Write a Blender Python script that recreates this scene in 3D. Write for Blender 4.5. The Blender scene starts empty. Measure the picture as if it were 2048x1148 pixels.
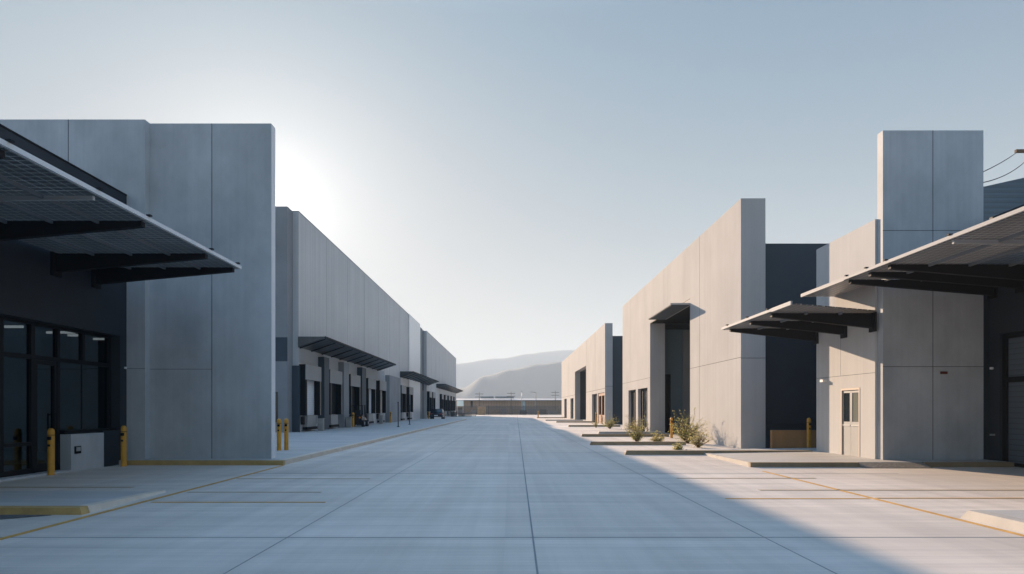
import bpy, bmesh, math, random
from mathutils import Vector, Matrix
rnd = random.Random(7)
R = math.radians
S = bpy.context.scene
C = S.collection

# ---------------------------------------------------------------- camera, sky, sun, exposure
cam_d = bpy.data.cameras.new('camera')
cam = bpy.data.objects.new('camera', cam_d); C.objects.link(cam)
cam.location = (0, 0, 1.5); cam.rotation_euler = (R(90), 0, 0)
cam_d.sensor_width = 36; cam_d.lens = 24
cam_d.shift_x = 0.00195; cam_d.shift_y = 0.1191
cam_d.clip_start = 0.1; cam_d.clip_end = 30000
S.camera = cam
SUN_EL, SUN_AZ = R(15.35), R(-19.75)          # azimuth from +Y towards +X
sun_dir = Vector((math.sin(SUN_AZ)*math.cos(SUN_EL), math.cos(SUN_AZ)*math.cos(SUN_EL), math.sin(SUN_EL)))
W = bpy.data.worlds.new('World'); S.world = W; W.use_nodes = True
wn, wl = W.node_tree.nodes, W.node_tree.links
bg = wn['Background']; bg.inputs['Strength'].default_value = 0.10
sky = wn.new('ShaderNodeTexSky'); sky.sky_type = 'NISHITA'; sky.sun_disc = False
sky.sun_elevation = SUN_EL; sky.sun_rotation = SUN_AZ
sky.altitude = 100; sky.air_density = 1.0; sky.dust_density = 0.4; sky.ozone_density = 2.0
GLOW = (1.0, .50, 1.6); HZN = 1.15; ZEN_FILL = 3.4; ANTI_FILL = .6; SKY_K = 1.75; LOW = (.66, .70, .74); TINT = (.35, .565, .86)                                     # soft shoulder of the hazy morning sky; added fill overhead and opposite sun
def vm(op, a, b):
    n = wn.new('ShaderNodeVectorMath'); n.operation = op
    for i, v in ((0, a), (1, b)):
        if isinstance(v, tuple): n.inputs[i].default_value = v
        else: wl.new(v, n.inputs[i])
    return n.outputs[0]
gen = wn.new('ShaderNodeTexCoord').outputs['Generated']          # world direction
def mth(op, *a):
    n = wn.new('ShaderNodeMath'); n.operation = op
    for i, v in enumerate(a):
        if isinstance(v, (int, float)): n.inputs[i].default_value = v
        else: wl.new(v, n.inputs[i])
    return n.outputs[0]
nrm = wn.new('ShaderNodeVectorMath'); nrm.operation = 'NORMALIZE'; wl.new(gen, nrm.inputs[0])
sep = wn.new('ShaderNodeSeparateXYZ'); wl.new(nrm.outputs[0], sep.inputs[0])
up = mth('MINIMUM', mth('MULTIPLY', mth('MAXIMUM', sep.outputs[2], 0.0), 2.1), 1.0)   # 0 at the horizon, 1 overhead
ct = wn.new('ShaderNodeCombineXYZ')
for i in range(3): wl.new(mth('ADD', LOW[i], mth('MULTIPLY', up, TINT[i]-LOW[i])), ct.inputs[i])
c_ = vm('MULTIPLY', sky.outputs['Color'], ct.outputs[0])
k_ = vm('DIVIDE', c_, vm('ADD', vm('MULTIPLY', c_, (1/SKY_K,)*3), (1, 1, 1)))
dt = wn.new('ShaderNodeVectorMath'); dt.operation = 'DOT_PRODUCT'; wl.new(nrm.outputs[0], dt.inputs[0]); dt.inputs[1].default_value = sun_dir
cosd = mth('SUBTRACT', dt.outputs['Value'], 1.0)
glow = mth('ADD', mth('MULTIPLY', mth('EXPONENT', mth('MULTIPLY', cosd, 500.0)), GLOW[2]), mth('ADD', mth('MULTIPLY', mth('EXPONENT', mth('MULTIPLY', cosd, 90.0)), GLOW[0]), mth('MULTIPLY', mth('EXPONENT', mth('MULTIPLY', cosd, 19.0)), GLOW[1])))
sky_fill = mth('ADD', 1.0, mth('ADD', mth('MULTIPLY', mth('MAXIMUM', mth('MULTIPLY', dt.outputs['Value'], -1.0), 0.0), ANTI_FILL), mth('MULTIPLY', mth('MAXIMUM', mth('SUBTRACT', sep.outputs[2], .5), 0.0), 2*ZEN_FILL)))  # added fill light: lifts the sky overhead and away from the sun
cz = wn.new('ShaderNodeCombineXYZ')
for i in range(3): wl.new(sky_fill, cz.inputs[i])
cg = wn.new('ShaderNodeCombineXYZ')
hzn = mth('MULTIPLY', mth('EXPONENT', mth('MULTIPLY', mth('MAXIMUM', sep.outputs[2], 0.0), -9.5)), mth('MULTIPLY', mth('MAXIMUM', mth('ADD', .40, mth('MULTIPLY', dt.outputs['Value'], .60)), 0.0), HZN))
for i, (g_, h_) in enumerate(((1.0, 1.0), (.95, .88), (.90, .72))):
    wl.new(mth('ADD', mth('MULTIPLY', glow, g_), mth('MULTIPLY', hzn, h_)), cg.inputs[i])
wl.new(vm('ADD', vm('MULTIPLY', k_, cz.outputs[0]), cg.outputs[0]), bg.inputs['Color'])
sd = bpy.data.lights.new('sun', 'SUN'); so = bpy.data.objects.new('sun', sd); C.objects.link(so)
sd.energy = 4.0; sd.angle = R(0.4); sd.color = (1.0, 0.75, 0.54)
so.rotation_euler = (-sun_dir).to_track_quat('-Z', 'Y').to_euler(); so.location = (-30, 90, 60)
S.view_settings.view_transform = 'Standard'; S.view_settings.look = 'None'
S.view_settings.exposure = 1.85; S.view_settings.gamma = 1
S.cycles.use_denoising = True
S.cycles.max_bounces = 8; S.cycles.diffuse_bounces = 4; S.cycles.glossy_bounces = 4
S.cycles.volume_bounces = 1; S.cycles.transparent_max_bounces = 16
S.cycles.sample_clamp_indirect = 8

# ---------------------------------------------------------------- materials
M = {}
def mat(name, col, rough=.75, metal=0., spec=.4, var=0., vs=(.35, .35, .35), streak=0., ss=(7, 7, .12), bump=0., bs=(40, 40, 40),
        rib=None, obj=False, emit=0., slab=None, more=()):
    m = bpy.data.materials.new(name); m.use_nodes = True
    N, L = m.node_tree.nodes, m.node_tree.links
    b = N['Principled BSDF']
    b.inputs['Roughness'].default_value = rough; b.inputs['Metallic'].default_value = metal
    b.inputs['Specular IOR Level'].default_value = spec
    rgb = N.new('ShaderNodeRGB'); rgb.outputs[0].default_value = (*col, 1)
    cur = rgb.outputs[0]
    if obj: co = N.new('ShaderNodeTexCoord').outputs['Object']
    else: co = N.new('ShaderNodeNewGeometry').outputs['Position']
    def noise(scale, detail=4, rg=.55):
        mp = N.new('ShaderNodeMapping'); mp.inputs['Scale'].default_value = scale
        L.new(co, mp.inputs['Vector'])
        n = N.new('ShaderNodeTexNoise'); n.inputs['Scale'].default_value = 1; n.inputs['Detail'].default_value = detail
        n.inputs['Roughness'].default_value = rg
        L.new(mp.outputs[0], n.inputs['Vector']); return n.outputs['Fac']
    def scale_by(cur, fac, amt, lo=.3, hi=.7):
        mr = N.new('ShaderNodeMapRange'); mr.inputs['From Min'].default_value = lo; mr.inputs['From Max'].default_value = hi
        mr.inputs['To Min'].default_value = 1-amt; mr.inputs['To Max'].default_value = 1+amt
        L.new(fac, mr.inputs['Value'])
        v = N.new('ShaderNodeVectorMath'); v.operation = 'SCALE'
        L.new(cur, v.inputs[0]); L.new(mr.outputs[0], v.inputs['Scale']); return v.outputs[0]
    if var: cur = scale_by(cur, noise(vs, 6, .6), var)
    if streak: cur = scale_by(cur, noise(ss, 5, .65), streak)
    for sc_, amt_ in more: cur = scale_by(cur, noise(sc_, 4, .6), amt_)
    h = None
    if rib:                                     # (axis index, period, colour depth)
        sx = N.new('ShaderNodeSeparateXYZ'); L.new(co, sx.inputs[0])
        d = N.new('ShaderNodeMath'); d.operation = 'DIVIDE'; d.inputs[1].default_value = rib[1]; L.new(sx.outputs[rib[0]], d.inputs[0])
        f = N.new('ShaderNodeMath'); f.operation = 'FRACT'; L.new(d.outputs[0], f.inputs[0])
        p = N.new('ShaderNodeMath'); p.operation = 'PINGPONG'; p.inputs[1].default_value = .5; L.new(f.outputs[0], p.inputs[0])
        cur = scale_by(cur, p.outputs[0], rib[2], .0, .12)
        h = p.outputs[0]
    if slab:                                    # a tone of its own for every cast slab
        mp = N.new('ShaderNodeMapping'); mp.inputs['Scale'].default_value = slab[0]; mp.inputs['Location'].default_value = slab[1]
        L.new(co, mp.inputs[0])
        fl = N.new('ShaderNodeVectorMath'); fl.operation = 'FLOOR'; L.new(mp.outputs[0], fl.inputs[0])
        wn_ = N.new('ShaderNodeTexWhiteNoise'); L.new(fl.outputs[0], wn_.inputs['Vector'])
        cur = scale_by(cur, wn_.outputs['Value'], slab[2], 0, 1)
    L.new(cur, b.inputs['Base Color'])
    if bump:
        bp = N.new('ShaderNodeBump'); bp.inputs['Strength'].default_value = bump; bp.inputs['Distance'].default_value = .02
        L.new(noise(bs, 3), bp.inputs['Height']); L.new(bp.outputs[0], b.inputs['Normal'])
    elif h is not None:
        bp = N.new('ShaderNodeBump'); bp.inputs['Strength'].default_value = .5; bp.inputs['Distance'].default_value = .03
        L.new(h, bp.inputs['Height']); L.new(bp.outputs[0], b.inputs['Normal'])
    if emit:
        b.inputs['Emission Color'].default_value = (*col, 1); b.inputs['Emission Strength'].default_value = emit
    M[name] = m; return m

mat('concrete', (.44, .43, .42), .9, spec=.12, var=.06, streak=.04, ss=(6, 6, .10), bump=.12, more=(((22, 22, .12), .035), ((.6, .6, .25), .05)))
mat('concrete_light', (.55, .54, .53), .9, spec=.12, var=.05, streak=.035, ss=(7, 7, .10), bump=.12, more=(((22, 22, .12), .035),))
mat('concrete_slab', (.47, .485, .495), .75, spec=.3, var=.17, vs=(.5, .5, .35), streak=.03, ss=(4, 4, .1), bump=.12, more=(((14, 14, .15), .03), ((1.6, 1.6, 1.1), .07)))
mat('joint', (.10, .10, .10), .9)
mat('yard', (.59, .52, .45), .6, spec=.45, var=.06, vs=(.15, .9, 1), streak=.13, ss=(.10, 3.2, 1), bump=.12, bs=(1.2, 90, 1), more=(((.35, 13, 1), .08), ((2.6, .06, 1), .09), ((.45, .45, 1), .07), ((.12, .5, 1), .05)), slab=((1/2.76, 1/7.85, 0), (.06/2.76, -.12/7.85, 0), .08))
mat('yard_joint', (.25, .25, .25), .9)
mat('pavement', (.46, .44, .41), .65, var=.12, vs=(.3, .9, 1), streak=.10, ss=(.3, 3, 1), bump=.1)
mat('kerb_pale', (.42, .39, .345), .75, var=.12, vs=(2, 2, 2))
mat('kerb_tan', (.30, .22, .13), .75, var=.18, vs=(2, 2, 2))
mat('kerb_yellow', (.44, .29, .11), .7, var=.2, vs=(3, 3, 3))
mat('line_yellow', (.55, .30, .07), .65, var=.25, vs=(4, 4, 4))
mat('line_worn', (.44, .33, .21), .65, var=.15, vs=(3, 6, 4))
mat('dirt', (.30, .25, .19), .95, var=.25, vs=(.02, .02, 1))
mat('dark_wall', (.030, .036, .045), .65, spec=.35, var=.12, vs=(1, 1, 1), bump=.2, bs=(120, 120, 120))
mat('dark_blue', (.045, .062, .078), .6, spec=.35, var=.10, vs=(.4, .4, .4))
mat('slate', (.24, .25, .26), .7, var=.12, vs=(.5, .5, .5))
mat('canopy_deck', (.045, .048, .052), .35, spec=.5, var=.3, vs=(2, .4, 1), rib=(1, .75, .2))
mat('edge_white', (.72, .73, .74), .5)
mat('black', (.007, .008, .009), .7, spec=.2)
mat('teal', (.13, .20, .24), .6, spec=.35, var=.08)
mat('kerb_cream', (.62, .53, .43), .7, var=.12, vs=(2, 2, 2))
mat('frame', (.008, .009, .011), .6, spec=.25)
mat('steel_dark', (.022, .022, .025), .75, spec=.2)
mat('alu', (.62, .64, .66), .35, metal=.55)
mat('alu_pale', (.38, .39, .40), .7, spec=.2)
mat('cladding', (.47, .47, .47), .5, spec=.45, var=.05, streak=.13, ss=(3, 3, .02), rib=(1, .30, .05))
mat('cladding_bright', (.60, .63, .66), .32, metal=.35, spec=.6, streak=.12, ss=(2, 2, .03))
mat('metal_roof', (.10, .13, .155), .45, metal=.2, var=.15, rib=(2, .16, .15))
mat('mount_band', (.20, .22, .24), .5, var=.08)
mat('brown_low', (.42, .22, .09), .6, var=.25, vs=(1, 1, .4))
mat('bollard_yellow', (.62, .30, .035), .45, var=.12, vs=(6, 6, 6), obj=True)
mat('timber', (.22, .085, .035), .5, streak=.2, ss=(10, 10, 1))
mat('door_grey', (.34, .345, .34), .45, var=.05, vs=(1, 1, 1))
mat('door_white', (.60, .61, .62), .5, rib=(2, .12, .15))
mat('door_cream', (.52, .43, .35), .55, rib=(2, .35, .06))
mat('curtain_grey', (.33, .315, .30), .7, var=.08, vs=(1, 1, 1), obj=True)
mat('edge_tan', (.50, .40, .32), .6)
mat('glass_door_green', (.20, .21, .18), .12, spec=.6)
mat('roll_slat', (.09, .105, .12), .45, rib=(2, .14, .25))
mat('bark', (.15, .10, .06), .9)
mat('gravel', (.11, .11, .11), .9, var=.6, vs=(30, 30, 30), bump=.8, bs=(50, 50, 50))
mat('tactile', (.30, .25, .20), .8, var=.4, vs=(16, 16, 16))
mat('far_wall', (.36, .26, .19), .7, var=.2, vs=(.12, .12, .12), rib=(0, .8, .18))
mat('far_roof', (.50, .50, .50), .6)
mat('fence_metal', (.10, .095, .09), .6)
mat('galv', (.40, .41, .42), .5, metal=.4)
mat('far_blue', (.45, .62, .70), .4)
mat('crate_tan', (.42, .30, .19), .8, var=.2, vs=(2, 2, 2))
mat('crate_grey', (.30, .29, .27), .8, var=.2, vs=(2, 2, 2))
mat('crate_dark', (.06, .055, .05), .8, var=.3, vs=(2, 2, 2))
mat('rubber', (.02, .02, .02), .8)
mat('paint_black', (.012, .013, .016), .2, spec=.6)
mat('lamp_red', (.30, .02, .015), .3)
mat('lamp_orange', (.75, .25, .03), .4)
mat('white', (.80, .80, .80), .5)
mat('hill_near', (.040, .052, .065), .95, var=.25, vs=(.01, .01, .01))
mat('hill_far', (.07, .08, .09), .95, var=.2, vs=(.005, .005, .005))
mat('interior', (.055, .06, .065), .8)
mat('tube', (1, .97, .92), .5, emit=.14)
mat('red_sign', (.12, .03, .025), .5)

def glass(name, tint, fres=1.45, rough=.02, trans=(.55, .60, .63)):
    m = bpy.data.materials.new(name); m.use_nodes = True
    N, L = m.node_tree.nodes, m.node_tree.links
    N.remove(N['Principled BSDF']); out = N['Material Output']
    g = N.new('ShaderNodeBsdfGlossy'); g.inputs['Roughness'].default_value = rough; g.inputs['Color'].default_value = (*tint, 1)
    t = N.new('ShaderNodeBsdfTransparent'); t.inputs['Color'].default_value = (*trans, 1)
    g_ = N.new('ShaderNodeNewGeometry'); dp = N.new('ShaderNodeVectorMath'); dp.operation = 'DOT_PRODUCT'
    L.new(g_.outputs['Incoming'], dp.inputs[0]); L.new(g_.outputs['Normal'], dp.inputs[1])
    ab = N.new('ShaderNodeMath'); ab.operation = 'ABSOLUTE'; L.new(dp.outputs['Value'], ab.inputs[0])
    f = N.new('ShaderNodeMapRange'); f.inputs['To Min'].default_value = .75; f.inputs['To Max'].default_value = .08
    f.interpolation_type = 'SMOOTHERSTEP'; f.inputs['From Min'].default_value = -.15; f.inputs['From Max'].default_value = .75; L.new(ab.outputs[0], f.inputs['Value'])
    x = N.new('ShaderNodeMixShader'); L.new(f.outputs[0], x.inputs[0]); L.new(t.outputs[0], x.inputs[1]); L.new(g.outputs[0], x.inputs[2])
    L.new(x.outputs[0], out.inputs['Surface']); M[name] = m
glass('glass', (.75, .85, .9), 1.5)
mat('glass_dark', (.018, .024, .028), .06, spec=.6)

def solar(name, cell, line, px, py):
    m = bpy.data.materials.new(name); m.use_nodes = True
    N, L = m.node_tree.nodes, m.node_tree.links; b = N['Principled BSDF']
    b.inputs['Roughness'].default_value = .32; b.inputs['Specular IOR Level'].default_value = .55
    co = N.new('ShaderNodeNewGeometry').outputs['Position']
    sx = N.new('ShaderNodeSeparateXYZ'); L.new(co, sx.inputs[0])
    def ln(o, per, w):
        d = N.new('ShaderNodeMath'); d.operation = 'DIVIDE'; d.inputs[1].default_value = per; L.new(o, d.inputs[0])
        f = N.new('ShaderNodeMath'); f.operation = 'FRACT'; L.new(d.outputs[0], f.inputs[0])
        c = N.new('ShaderNodeMath'); c.operation = 'LESS_THAN'; c.inputs[1].default_value = w; L.new(f.outputs[0], c.inputs[0])
        return c.outputs[0]
    a = N.new('ShaderNodeMath'); a.operation = 'MAXIMUM'
    L.new(ln(sx.outputs[0], px, .10), a.inputs[0]); L.new(ln(sx.outputs[1], py, .13), a.inputs[1])
    n = N.new('ShaderNodeTexNoise'); n.inputs['Scale'].default_value = 1.3; n.inputs['Detail'].default_value = 5; L.new(co, n.inputs['Vector'])
    mx = N.new('ShaderNodeMix'); mx.data_type = 'RGBA'
    mx.inputs[6].default_value = (*cell, 1); mx.inputs[7].default_value = (*line, 1)
    k = N.new('ShaderNodeMath'); k.operation = 'MULTIPLY'; L.new(a.outputs[0], k.inputs[0]); L.new(n.outputs['Fac'], k.inputs[1])
    L.new(k.outputs[0], mx.inputs[0]); L.new(mx.outputs[2], b.inputs['Base Color'])
    tr = N.new('ShaderNodeBsdfTranslucent'); tr.inputs['Color'].default_value = (.80, .76, .72, 1)
    fm = N.new('ShaderNodeMapRange'); fm.inputs['To Min'].default_value = .17; fm.inputs['To Max'].default_value = 1.0; L.new(k.outputs[0], fm.inputs['Value'])
    xs_ = N.new('ShaderNodeMixShader'); L.new(fm.outputs[0], xs_.inputs[0]); L.new(b.outputs[0], xs_.inputs[1]); L.new(tr.outputs[0], xs_.inputs[2])
    L.new(xs_.outputs[0], N['Material Output'].inputs['Surface'])
    M[name] = m
solar('solar', (.05, .053, .055), (.55, .53, .50), .17, .17)
def translucent(name, m, col, f):
    N, L = m.node_tree.nodes, m.node_tree.links
    t = N.new('ShaderNodeBsdfTranslucent'); t.inputs['Color'].default_value = (*col, 1)
    x = N.new('ShaderNodeMixShader'); x.inputs[0].default_value = f
    L.new(N['Principled BSDF'].outputs[0], x.inputs[1]); L.new(t.outputs[0], x.inputs[2]); L.new(x.outputs[0], N['Material Output'].inputs['Surface'])
for n_, c_l in (('leaf', (.24, .25, .07)), ('leaf_pale', (.40, .35, .17))):
    translucent(n_, mat(n_, c_l, .7, var=.4, vs=(8, 8, 8)), tuple(min(1, v*1.6) for v in c_l), .5)

# ---------------------------------------------------------------- mesh helpers
def origin(o):
    v = Vector((0, 0, 0))
    while o is not None: v = v + o.location; o = o.parent
    return v
class MB:
    def __init__(s): s.v, s.f, s.m, s.s = [], [], [], []
    def face(s, pts, mi=0, sm=False):
        i = len(s.v); s.v += [tuple(p) for p in pts]; s.f.append(tuple(range(i, i+len(pts)))); s.m.append(mi); s.s.append(sm)
    def solid(s, pts, faces, mi=0, sm=False):
        i = len(s.v); s.v += [tuple(p) for p in pts]
        for f in faces: s.f.append(tuple(i+k for k in f)); s.m.append(mi); s.s.append(sm)
        return s
    def box(s, x0, x1, y0, y1, z0, z1, mi=0):
        p = [(x, y, z) for z in (z0, z1) for y in (y0, y1) for x in (x0, x1)]
        return s.solid(p, [(0, 2, 3, 1), (4, 5, 7, 6), (0, 1, 5, 4), (2, 6, 7, 3), (0, 4, 6, 2), (1, 3, 7, 5)], mi)
    def hexa(s, bot, top, mi=0):
        n = len(bot); p = list(bot)+list(top)
        return s.solid(p, [tuple(range(n))[::-1], tuple(range(n, 2*n))]+[(k, (k+1) % n, n+(k+1) % n, n+k) for k in range(n)], mi)
    def tube(s, p, q, r0, r1=None, n=8, mi=0, caps=True):
        p, q = Vector(p), Vector(q); r1 = r0 if r1 is None else r1
        d = (q-p)
        if d.length < 1e-6: return s
        d.normalize(); a = d.orthogonal().normalized(); b = d.cross(a)
        pts = [p+a*math.cos(2*math.pi*k/n)*r0+b*math.sin(2*math.pi*k/n)*r0 for k in range(n)]
        pts += [q+a*math.cos(2*math.pi*k/n)*r1+b*math.sin(2*math.pi*k/n)*r1 for k in range(n)]
        s.solid(pts, [(k, (k+1) % n, n+(k+1) % n, n+k) for k in range(n)], mi, True)
        if caps:
            i = len(s.v)-2*n
            for f in (tuple(range(i, i+n))[::-1], tuple(range(i+n, i+2*n))): s.f.append(f); s.m.append(mi); s.s.append(False)
        return s
    def lathe(s, c, prof, n=20, mi=0):
        i = len(s.v); cx, cy, cz = c
        for r, z in prof:
            for k in range(n): s.v.append((cx+r*math.cos(2*math.pi*k/n), cy+r*math.sin(2*math.pi*k/n), cz+z))
        for j in range(len(prof)-1):
            for k in range(n):
                s.f.append((i+j*n+k, i+j*n+(k+1) % n, i+(j+1)*n+(k+1) % n, i+(j+1)*n+k)); s.m.append(mi); s.s.append(True)
        s.f.append(tuple(i+(len(prof)-1)*n+k for k in range(n))); s.m.append(mi); s.s.append(True)
        return s
    def wall(s, ax, a0, a1, u0, u1, v0, v1, holes=(), mi=0):
        """slab between a0 and a1 on axis ax, spanning u (the other horizontal axis) and v = height, with openings"""
        us = sorted({u0, u1, *[h for H in holes for h in H[:2] if u0 < h < u1]})
        vs = sorted({v0, v1, *[h for H in holes for h in H[2:] if v0 < h < v1]})
        P = (lambda a, u, v: (a, u, v)) if ax == 'x' else (lambda a, u, v: (u, a, v))
        def full(i, j):
            if i < 0 or j < 0 or i >= len(us)-1 or j >= len(vs)-1: return False
            cu, cv = (us[i]+us[i+1])/2, (vs[j]+vs[j+1])/2
            return not any(H[0] < cu < H[1] and H[2] < cv < H[3] for H in holes)
        idx = {}
        def V(a, i, j):
            k = (a, i, j)
            if k not in idx: idx[k] = len(s.v); s.v.append(P(a, us[i], vs[j]))
            return idx[k]
        def F(*q): s.f.append(q); s.m.append(mi); s.s.append(False)
        for i in range(len(us)-1):
            for j in range(len(vs)-1):
                if not full(i, j): continue
                F(V(a0, i, j), V(a0, i+1, j), V(a0, i+1, j+1), V(a0, i, j+1))
                F(V(a1, i, j), V(a1, i, j+1), V(a1, i+1, j+1), V(a1, i+1, j))
                if not full(i-1, j): F(V(a0, i, j), V(a0, i, j+1), V(a1, i, j+1), V(a1, i, j))
                if not full(i+1, j): F(V(a0, i+1, j), V(a1, i+1, j), V(a1, i+1, j+1), V(a0, i+1, j+1))
                if not full(i, j-1): F(V(a0, i, j), V(a1, i, j), V(a1, i+1, j), V(a0, i+1, j))
                if not full(i, j+1): F(V(a0, i, j+1), V(a0, i+1, j+1), V(a1, i+1, j+1), V(a1, i, j+1))
        return s
    def build(s, name, mats, parent=None, loc=None, recalc=True):
        o0 = origin(parent)+Vector(loc or (0, 0, 0))
        me = bpy.data.meshes.new(name)
        me.from_pydata([tuple(Vector(v)-o0) for v in s.v], [], s.f)
        if isinstance(mats, str): mats = [mats]
        for m in mats: me.materials.append(M[m])
        me.polygons.foreach_set('material_index', s.m); me.polygons.foreach_set('use_smooth', s.s)
        if recalc:
            bm = bmesh.new(); bm.from_mesh(me); bmesh.ops.recalc_face_normals(bm, faces=bm.faces); bm.to_mesh(me); bm.free()
        me.update()
        o = bpy.data.objects.new(name, me); C.objects.link(o); o.parent = parent
        if loc: o.location = loc
        return o
def box(name, m, parent, *a): return MB().box(*a).build(name, m, parent)
def thing(name, label, cat, loc=(0, 0, 0), group=None):
    o = bpy.data.objects.new(name, None); C.objects.link(o); o.location = loc; o.empty_display_size = .3
    o['label'] = label; o['category'] = cat
    if group: o['group'] = group
    return o
def tag(o, label, cat, group=None):
    o['label'] = label; o['category'] = cat
    if group: o['group'] = group
    return o
def struct(o, kind='structure'): o['kind'] = kind; return o
def copy_tree(o, parent=None, loc=None):
    c = o.copy(); C.objects.link(c); c.parent = parent
    if loc is not None: c.location = loc
    for ch in list(o.children): copy_tree(ch, c)
    return c

# ---------------------------------------------------------------- ground, yard, pavements, markings
struct(MB().wall('x', 0, 0, 0, 0, 0, 0).box(-6500, 6500, -300, 9000, -1.0, -.06).build('ground', 'dirt'))
y = MB().box(-60, 60, -30, 172.5, -.055, 0)
def flat(mb, pts, z0, z1, mi): mb.hexa([(a, b, z0) for a, b in pts], [(a, b, z1) for a, b in pts], mi)
flat(y, [(.075, -12), (.09, -12), (1.75, 165), (1.69, 165)], -.01, .003, 1)
for x, w in ((-2.6, .010), (2.97, .010)): y.box(x-w/2, x+w/2, -12, 165, -.01, .003, 1)
yy = .12
while yy < 165:
    if yy > 5: y.box(-6.0, 9.0, yy-.010, yy+.010, -.01, .003, 1)
    yy += 7.85
struct(y.build('road', ['yard', 'yard_joint']))
# raised dock apron on the left, with its kerbs
p = MB().box(-40, -6.245, 18.325, 95, -.02, .12); struct(p.build('pavement', 'pavement'))
k = MB().box(-10.2, -6.05, 18.18, 18.32, -.02, .125); struct(k.build('kerb', 'kerb_yellow'))
k = MB().box(-6.24, -6.04, 18.325, 95, -.02, .123); struct(k.build('kerb', 'kerb_cream'))
# small raised island at lower left
p = MB().hexa([(-10.4, 9.85, -.02), (-6.25, 9.85, -.02), (-6.42, 12.3, -.02), (-10.4, 12.3, -.02)], [(-10.4, 9.85, .1), (-6.25, 9.85, .1), (-6.42, 12.3, .02), (-10.4, 12.3, .02)])
struct(p.build('pavement', 'pavement'))
struct(MB().hexa([(-10.4, 9.66, -.02), (-6.05, 9.66, -.02), (-6.05, 9.845, -.02), (-10.4, 9.845, -.02)], [(-10.4, 9.68, .10), (-6.10, 9.68, .10), (-6.10, 9.845, .105), (-10.4, 9.845, .105)]).build('kerb', 'kerb_yellow'))
struct(MB().hexa([(-6.245, 9.85, -.02), (-6.05, 9.85, -.02), (-6.20, 12.35, -.02), (-6.41, 12.35, -.02)], [(-6.235, 9.85, .105), (-6.09, 9.85, .10), (-6.24, 12.35, .03), (-6.40, 12.35, .03)]).build('kerb', 'kerb_cream'))
struct(MB().hexa([(-9, 9.0, .004), (-6.9, 9.25, .004), (-6.45, 9.6, .004), (-9, 9.64, .004)], [(-9, 9.0, .012), (-6.9, 9.25, .012), (-6.45, 9.6, .012), (-9, 9.64, .012)]).build('gravel', 'gravel'), 'stuff')
# right pavement in front of the tower
p = MB().hexa([(6.35, 17.75, -.02), (13.05, 17.75, -.02), (13.05, 24.9, -.02), (6.6, 24.9, -.02)], [(6.35, 17.75, .115), (13.05, 17.75, .115), (13.05, 24.9, .115), (6.6, 24.9, .02)])
struct(p.build('pavement', 'pavement'))
struct(MB().box(6.2, 9.0, 17.6, 17.745, -.02, .12).build('kerb', 'kerb_tan'))
struct(MB().hexa([(9.005, 17.25, .003), (10.7, 17.25, .003), (10.7, 17.745, .003), (9.005, 17.745, .003)], [(9.005, 17.25, .012), (10.7, 17.25, .012), (10.7, 17.745, .11), (9.005, 17.745, .11)]).build('tactile_paving', 'tactile'))
struct(MB().box(10.705, 13.0, 17.6, 17.745, -.02, .12).build('kerb', 'kerb_tan'))
struct(MB().hexa([(6.2, 17.75, -.02), (6.345, 17.75, -.02), (6.595, 24.9, -.02), (6.4, 24.9, -.02)], [(6.2, 17.75, .12), (6.345, 17.75, .12), (6.595, 24.9, .03), (6.4, 24.9, .03)]).build('kerb', 'kerb_pale'))
# near-right island
struct(MB().box(6.42, 13.2, 3, 9.4, -.02, .11).build('pavement', 'pavement'))
kb = MB()
kb.hexa([(6.18, 3, -.02), (6.415, 3, -.02), (6.415, 9.4, -.02), (6.18, 9.4, -.02)], [(6.24, 3, .12), (6.415, 3, .125), (6.415, 9.3, .125), (6.24, 9.3, .12)])
struct(kb.build('kerb', 'kerb_pale'))
# yellow painted lines
def line(m, *pts): 
    mb = MB(); flat(mb, pts, .002, .006, 0); return struct(mb.build('road_marking', m))
def rect(m, x0, x1, y0, y1): return line(m, (x0, y0), (x1, y0), (x1, y1), (x0, y1))
line('line_yellow', (-5.84, 3), (-5.75, 3), (-5.97, 18.1), (-6.05, 18.1))
rect('line_yellow', -5.75, -2.96, 10.92, 11.0)
rect('line_worn', -5.8, -3.4, 12.25, 12.33)
rect('line_worn', -5.85, -3.0, 14.6, 14.7)
rect('line_worn', -10, -7.2, 13.0, 13.12)
line('line_yellow', (6.02, 3), (6.10, 3), (6.13, 16.4), (6.05, 16.4))
rect('line_yellow', 3.6, 6.0, 11.36, 11.44)
rect('line_yellow', 6.15, 12.5, 11.42, 11.5)
rect('line_worn', 4.6, 12.5, 12.55, 12.66)
rect('line_worn', 3.6, 6.6, 14.7, 14.82)
# parking fingers along the right side: low kerbs lying across
def finger(x0, x1, y0, d, m, label, h=.14):
    mb = MB(); mb.hexa([(x0, y0, 0), (x1, y0, 0), (x1, y0+d, 0), (x0, y0+d, 0)], [(x0+.05, y0+.02, h), (x1, y0+.02, h), (x1, y0+d-.02, h), (x0+.05, y0+d-.02, h)])
    o = mb.build('kerb_island', m, loc=(x0, y0, 0)); return tag(o, label, 'kerb', 'low kerbs lying across the sunlit right side')
finger(3.76, 9.9, 22.3, .28, 'kerb_tan', 'longest tan kerb, lying in front of the tallest bush')
finger(3.33, 7.3, 28.3, .25, 'kerb_tan', 'tan kerb at the foot of the wiry olive bush before the windows')
finger(3.85, 8.6, 36.9, .25, 'kerb_tan', 'tan kerb crossing in front of the tall recessed entrance')
finger(5.3, 9.2, 41.0, .25, 'kerb_pale', 'pale kerb just behind the one before the tall entrance')
finger(4.9, 9.3, 57.5, .3, 'kerb_tan', 'brown kerb in front of the timber door')
finger(5.1, 9.3, 75.5, .35, 'kerb_tan', 'tan kerb just beyond the timber door of the far building')
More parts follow.
